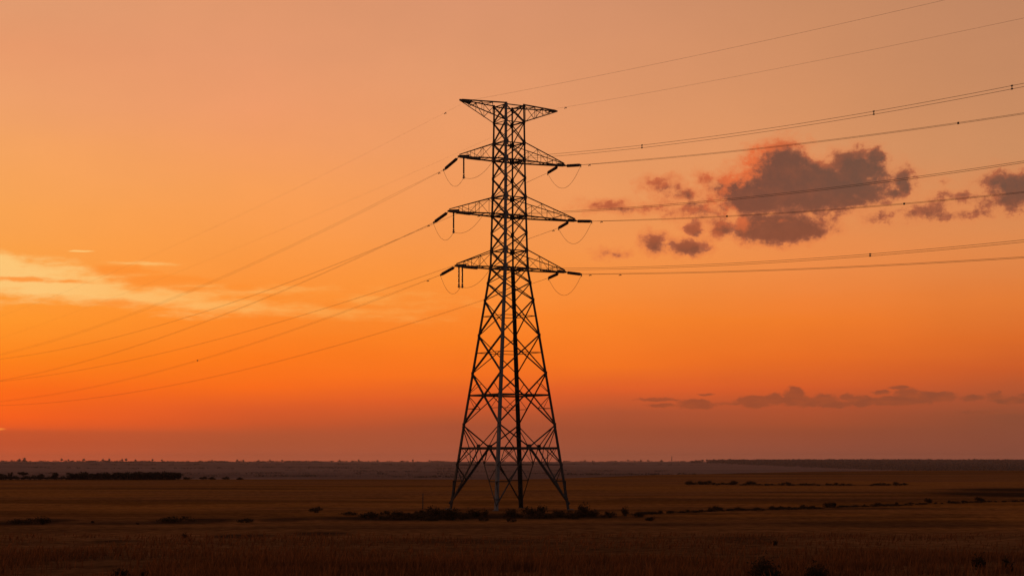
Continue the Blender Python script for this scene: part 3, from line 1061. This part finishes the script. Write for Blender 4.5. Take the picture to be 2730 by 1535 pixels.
def big_bush(px, D, w, h, seed, label, n=1500, leaf=.06):
    v, f, tw = shrub_mesh(seed, w, h, n, leaf, .45)
    x = (px - 1365) / FPX * D
    r_ = empty('bush', (x, D, float(terrain(x, D)) - .05), label, 'bush', 'dark bushes along the bottom edge')
    mesh_np('foliage', v, f, M_LEAF, r_)
    tw.build('stem', M_TWIG, r_)


big_bush(2048, 80, 1.75, 1.55, 301, 'larger ragged black bush at the bottom edge on the right', 1700)
big_bush(2180, 79, 1.15, 1.30, 302, 'smaller ragged black bush at the bottom edge beside the larger one', 1100)
big_bush(332, 82, 1.0, .78, 303, 'rounded black bush at the bottom edge on the left', 900)
big_bush(388, 82, .5, .70, 304, 'small black bush right of the rounded one at the bottom left', 350)
big_bush(2610, 92, .8, .95, 305, 'dim bush in the tall grass near the right edge', 600)
big_bush(2690, 90, .7, .85, 306, 'dim bush in the tall grass at the very right edge', 500)

# thin post left of the tower
x, y = px_ground(1127, 1357)
post = MB()
post.lathe((0, 0, -.3), (.01, 0, 1), [(0, .055), (.3, .055), (2.0, .048), (2.1, .03)], 8)
po = post.build('fence_post', M_POST)
po.location = (x, y, 0)
tag(po, 'thin wooden post standing left of the tower', 'post')

# ---------------------------------------------------------------- trees of the left, beyond the crest
def tree_mesh(seed, w, h, n, leaf, trunk=.3, flat=False):
    rng = np.random.default_rng(seed)
    k = 9
    lob = []
    for i in range(k):
        a = rng.random() * 6.28; r = w * .30 * math.sqrt(rng.random())
        zz = h * (trunk + .18 + (1 - trunk - .30) * rng.random()) if not flat else h * (.70 + .14 * rng.random())
        lob.append((r * math.cos(a), r * math.sin(a), zz, w * (.17 + .12 * rng.random()), h * (.12 + .09 * rng.random()) * (1 if not flat else .6)))
    L = np.array(lob)[rng.integers(0, k, n)]
    d = rng.normal(size=(n, 3)); d /= np.linalg.norm(d, axis=1)[:, None]
    c = L[:, :3] + d * (rng.random(n) ** .4)[:, None] * L[:, [3, 3, 4]]
    c[:, 2] = np.clip(c[:, 2], h * .04, None)
    a = rng.normal(size=(n, 3)); a /= np.linalg.norm(a, axis=1)[:, None]
    b = np.cross(a, rng.normal(size=(n, 3))); b /= np.linalg.norm(b, axis=1)[:, None]
    s = leaf * (.6 + .8 * rng.random(n))[:, None]
    v = np.stack([c - a * s, c + b * s * .6, c + a * s, c - b * s * .6], 1).reshape(-1, 3)
    f = np.arange(4 * n).reshape(-1, 4)
    tw = MB()
    tw.tube([(0, 0, -.3), (.03 * w, 0, h * .3), (0, 0, h * .6)], .035 * h, 6, .015 * h)
    for l in lob[:6]:
        tw.tube([(0, 0, h * trunk), (l[0] * .6, l[1] * .6, l[2] * .85), l[:3]], .015 * h, 5, .005 * h)
    return v, f, tw


TREES = []
for i, (w, h, tr_, fl) in enumerate([(4.0, 3.8, .0, False), (5.0, 3.6, -.05, False), (3.2, 4.2, .05, False), (4.4, 3.8, .45, True), (5.5, 3.2, -.12, False)]):
    v, f, tw = tree_mesh(500 + i, w, h, 420, .30, tr_, fl)
    r_ = empty('tree', (0, -500, 0))
    mesh_np('crown', v, f, M_LEAF2, r_)
    tw.build('trunk', M_TWIG, r_)
    TREES.append(r_)
TUSED = set()


def put_tree(kind, px, D, hpx, label, group, wide=1.0, name='tree'):
    """a tree of that kind at distance D whose top shows hpx above the crest line"""
    base = TREES[kind]
    o = base if kind not in TUSED else copy_tree(base)
    TUSED.add(kind)
    x = (px - 1365) / FPX * D
    z = float(terrain(x, D))
    hz = (3.8, 3.6, 4.2, 3.8, 3.2)[kind]
    s = (hpx + 4) / FPX * D / hz
    o.location = (x, D, z - .45)
    o.rotation_euler = (0, 0, rnd.random() * 6.28)
    o.scale = (s * wide, s * wide, s)
    tag(o, label, 'tree', group)


GT = 'trees at the far edge of the left field'
put_tree(0, 145, 560, 22, 'round dark tree standing apart left of the long grove', GT, 1.05)
put_tree(3, 62, 566, 22, 'small flat topped tree near the left edge', GT, .9)
put_tree(0, 108, 564, 18, 'small round tree between the flat topped tree and the rounder one', GT, .9)
put_tree(2, 28, 566, 20, 'narrow small tree next to the left edge', GT, .8)
put_tree(1, 4, 566, 17, 'low bushy tree at the very left edge', GT, 1.1)
for px, hp in ((2, 12), (15, 13), (30, 11), (45, 11), (60, 10), (78, 11), (92, 12), (108, 10), (125, 10), (150, 10), (165, 10), (178, 9)):
    put_tree(4, px, 558, hp, 'low bushy tree in the row left of the long grove', 'low trees left of the long grove', 1.1)
gx = 190
i = 0
while gx < 482:
    hp = 20 + rnd.uniform(-3, 2.5) if gx > 215 else 20
    if 345 < gx:
        hp = 21.5 + rnd.uniform(-1.2, 1)
    put_tree((1, 0, 4, 1, 4)[i % 5], gx, 562 + rnd.uniform(-6, 6), hp, 'dark bushy tree in the long grove on the left', 'trees of the long grove', 1.1)
    gx += rnd.uniform(9, 13); i += 1
for px, hp in ((500, 7), (540, 9), (565, 7), (600, 8), (640, 6)):
    put_tree(4, px, 560, hp + 1, 'small faint tree right of the long grove', 'small trees right of the long grove', 1.2)

# ---------------------------------------------------------------- far valley: woods, horizon trees, masts, barn
def lump_field(name, pts, rng, mat):
    """many far crowns as one mass; pts (n,4): x, y, width, height"""
    n = len(pts)
    tri = 26
    d = rng.normal(size=(n, tri, 3)); d /= np.linalg.norm(d, axis=2)[..., None]
    base = np.stack([pts[:, 0], pts[:, 1], terrain(pts[:, 0], pts[:, 1])], 1)[:, None, :]
    rad = np.stack([pts[:, 2], pts[:, 2], pts[:, 3]], 1)[:, None, :] * .5
    c = base + d * rad * (.55 + .45 * rng.random((n, tri, 1))) + np.stack([0 * pts[:, 3], 0 * pts[:, 3], pts[:, 3] * .5], 1)[:, None, :]
    a = rng.normal(size=(n, tri, 3)); a /= np.linalg.norm(a, axis=2)[..., None]
    b = np.cross(a, rng.normal(size=(n, tri, 3))); b /= np.linalg.norm(b, axis=2)[..., None]
    s = (pts[:, 3] * .34)[:, None, None]
    v = np.stack([c - a * s, c + b * s * .8, c + a * s, c - b * s * .8], 2).reshape(-1, 3)
    return mesh_np(name, v, np.arange(len(v)).reshape(-1, 4), mat)


rg = np.random.default_rng(77)
# dark wood on the far slope, right half
n = 5200
u = rg.uniform(.095, .36, n); D0 = np.interp(u, [.09, .15, .22], [8600, 7000, 5400]); D = D0 + (9500 - D0) * rg.random(n)
keep = rg.random(n) < sstep(.085, .17, u) 
pts = np.stack([u * D, D, rg.uniform(16, 34, n), rg.uniform(8, 14, n)], 1)[keep]
tag(lump_field('woodland', pts, rg, M_WOOD), 'dark far woodland along the horizon on the right', 'woodland', kind='stuff')
# hedges and bushes scattered in the valley, seen as thin dark bands
pp = []
for D0, u0, u1, cnt, hh in ((3000, -.30, -.17, 30, 4), (3300, -.17, -.02, 40, 4), (4100, -.30, .02, 60, 5), (5200, -.12, .08, 60, 5), (6400, -.3, .0, 80, 6), (7600, -.32, .1, 120, 6),
                            (9350, -.34, .34, 330, 7), (8700, -.34, -.1, 160, 8), (3700, .02, .10, 50, 5)):
    uu = rg.uniform(u0, u1, cnt)
    dd = D0 * (1 + .03 * np.sin(uu * 40) + rg.normal(size=cnt) * .008)
    pp.append(np.stack([uu * dd, dd, rg.uniform(14, 50, cnt), hh * rg.uniform(.4, 1.0, cnt)], 1))
tag(lump_field('distant_scrub', np.vstack(pp), rg, M_WOOD), 'hazy scrub and hedges scattered over the distant valley', 'scrub', kind='stuff')

v, f, tw = tree_mesh(900, 5.2, 4, 130, .55, .2)
far_proto = None
hor = [(52, 5), (66, 7), (164, 6), (182, 3), (224, 5), (275, 4), (291, 5), (325, 4), (337, 5), (361, 3), (406, 4), (432, 3), (566, 2.5), (632, 4), (648, 3), (690, 3), (720, 3.5), (752, 3),
       (905, 3), (957, 3.5), (1006, 2.5), (1100, 3), (1145, 2.5), (1560, 2.5), (1674, 3), (1708, 3), (1728, 2.5), (1764, 2.5), (1855, 2.5), (1884, 4), (1907, 3), (1929, 3), (1986, 3), (2046, 3.5), (2064, 4),
       (2156, 4), (2211, 6), (2244, 4), (2264, 3.5), (2296, 6), (2344, 4), (2368, 5), (2385, 4), (2440, 4), (2455, 4), (2530, 4), (2640, 4), (2686, 5), (2725, 5)]
for i, (px, hp) in enumerate(hor):
    if far_proto is None:
        far_proto = o = mesh_np('distant_tree', v, f, M_WOOD)
    else:
        o = far_proto.copy(); COL.objects.link(o)
    D = 9500.0
    x = (px - 1365) / FPX * D
    s = (hp + 3.6) * D / FPX / 4.0
    o.location = (x, D, float(terrain(x, D)) - 1)
    o.rotation_euler = (0, 0, i * 1.7)
    o.scale = (s * rnd.uniform(.7, 1.3), s, s)
    tag(o, 'tiny hazy tree standing up from the horizon line', 'tree', 'tiny trees on the horizon')


def lattice_mast(px, D, hpx, label):
    x = (px - 1365) / FPX * D
    h = hpx / FPX * D
    w = 1.6
    root = empty('radio_mast', (x, D, float(terrain(x, D))), label, 'mast')
    mb = MB()
    cs = [(-1, -1), (1, -1), (1, 1), (-1, 1)]

    def at(i, f):
        k = w * (1 - .7 * f)
        return (cs[i][0] * k, cs[i][1] * k, h * f)
    for i in range(4):
        mb.lbar(at(i, 0), at(i, 1), .9, .3)
        for q in range(6):
            mb.lbar(at(i, q / 6), at((i + 1) % 4, (q + 1) / 6), .5, .2)
    mb.build('frame', M_MAST, root)
    mb = MB()
    mb.box((0, 0, h * 1.0), (2.6, 0, 0), (0, 2.6, 0), (0, 0, .6))
    mb.tube([(0, 0, h), (0, 0, h * 1.15)], .4, 6, .2)
    mb.build('antenna', M_MAST, root)


def water_tower(px, D, hpx, wpx, label):
    x = (px - 1365) / FPX * D
    h = hpx / FPX * D; r = wpx / FPX * D / 2
    root = empty('water_tower', (x, D, float(terrain(x, D))), label, 'water tower', 'small towers on the right horizon')
    mb = MB(); mb.lathe((0, 0, -2), (0, 0, 1), [(0, r * .75), (h * .6, r * .55), (h * .66, r * .55)], 12); mb.build('shaft', M_MAST, root)
    mb = MB(); mb.lathe((0, 0, h * .62 - 2), (0, 0, 1), [(0, r * .5), (h * .08, r), (h * .28, r), (h * .38, r * .6)], 12); mb.build('tank', M_MAST, root)


lattice_mast(1791, 9450, 13.5, 'thin lattice mast alone on the horizon right of the tower')
lattice_mast(2475, 9450, 9, 'thin mast on the right horizon, left of the small towers')
water_tower(2517, 9450, 8, 3.5, 'short thick tower on the right horizon beside a thin mast')
water_tower(2599, 9450, 11, 3.2, 'tallest small tower on the right horizon')
water_tower(2660, 9450, 7.5, 3.0, 'second small tower from the right edge on the horizon')
water_tower(2701, 9450, 7.5, 2.6, 'small thin tower on the horizon nearest the right edge')

# pale roofed barn far off at the right
bx, bD = (2627 - 1365) / FPX * 5700, 5700.0
bz = float(terrain(bx, bD)) 
barn = empty('barn', (bx, bD, bz), 'long barn with a pale roof far away at the right', 'barn')
mb = MB(); mb.box((0, 0, 2), (16, 0, 0), (0, 7, 0), (0, 0, 2)); mb.build('wall', M_WALLB, barn)
mb = MB()
mb.add([(-16.5, -7.6, 3.9), (16.5, -7.6, 3.9), (16.5, 0, 7.2), (-16.5, 0, 7.2), (-16.5, 7.6, 3.9), (16.5, 7.6, 3.9),
        (-16.5, -7.6, 4.1), (16.5, -7.6, 4.1), (16.5, 0, 7.4), (-16.5, 0, 7.4), (-16.5, 7.6, 4.1), (16.5, 7.6, 4.1)],
       [(6, 7, 8, 9), (9, 8, 11, 10), (0, 3, 2, 1), (3, 4, 5, 2), (0, 1, 7, 6), (4, 10, 11, 5), (0, 6, 9, 3), (3, 9, 10, 4), (1, 2, 8, 7), (2, 5, 11, 8)])
mb.build('roof', M_ROOF, barn)

# ---------------------------------------------------------------- tall dry grass of the foreground
def build_grass():
    rng = np.random.default_rng(5)
    P = []
    for d0, d1, dens, hs in ((70, 92, 34, 1.0), (92, 106, 18, .8), (106, 135, 5, .5)):
        area_w = .32 * d1 + 10
        n = int(dens * (d1 - d0) * 2 * area_w)
        x = rng.uniform(-area_w, area_w, n); y = rng.uniform(d0, d1, n)
        k = np.abs(x) < .31 * y + 8
        x, y = x[k], y[k]
        dn = fbm(x / 7, y / 4, 61, 3)
        k = rng.random(len(x)) < sstep(.30, .62, dn)
        x, y, dn = x[k], y[k], dn[k]
        h = hs * (.28 + .40 * dn + .22 * rng.random(len(x)) ** 2) * np.where(rng.random(len(x)) < .05, 1.55, 1)
        P.append(np.stack([x, y, h], 1))
    P = np.vstack(P)
    n = len(P)
    z = terrain(P[:, 0], P[:, 1]) - .03
    a = rng.uniform(0, 6.28, n)
    wd = .016 + .018 * rng.random(n) + P[:, 1] * .00006
    lean = rng.normal(size=(n, 2)) * .22 * P[:, 2][:, None] + np.array([.05, 0])
    dx, dy = np.cos(a) * wd, np.sin(a) * wd
    b0 = np.stack([P[:, 0] - dx, P[:, 1] - dy, z], 1)
    b1 = np.stack([P[:, 0] + dx, P[:, 1] + dy, z], 1)
    m = P[:, 2] * .62
    m0 = np.stack([P[:, 0] + lean[:, 0] * .45 + dx * .75, P[:, 1] + lean[:, 1] * .45 + dy * .75, z + m], 1)
    m1 = np.stack([P[:, 0] + lean[:, 0] * .45 - dx * .75, P[:, 1] + lean[:, 1] * .45 - dy * .75, z + m], 1)
    t0 = np.stack([P[:, 0] + lean[:, 0] + dx * .1, P[:, 1] + lean[:, 1], z + P[:, 2]], 1)
    t1 = np.stack([P[:, 0] + lean[:, 0] - dx * .1, P[:, 1] + lean[:, 1], z + P[:, 2]], 1)
    v = np.stack([b0, b1, m0, m1, t0, t1], 1).reshape(-1, 3)
    i = np.arange(n)[:, None] * 6
    f = np.concatenate([i + np.array([[0, 1, 2, 3]]), i + np.array([[3, 2, 4, 5]])], 0)
    o = mesh_np('dry_grass', v, f, M_GRASS)
    tag(o, 'tall dry brown grass covering the foreground', 'grass', kind='stuff')


build_grass()

# ---------------------------------------------------------------- haze
hz = MB()
hz.box((0, 0, 11.0), (13500, 0, 0), (0, 13500, 0), (0, 0, 37.0))
hm = bpy.data.materials.new('evening_haze')
hm.use_nodes = True
hm.node_tree.nodes.clear()
t = NT(hm.node_tree)
pv = t.n('ShaderNodeVolumePrincipled')
pv.inputs['Color'].default_value = (.86, .62, .56, 1)
pv.inputs['Density'].default_value = 3.6e-5
pv.inputs['Anisotropy'].default_value = .1
oo = t.n('ShaderNodeOutputMaterial')
hm.node_tree.links.new(pv.outputs[0], oo.inputs['Volume'])
ho = hz.build('haze', hm)
tag(ho, kind='stuff')
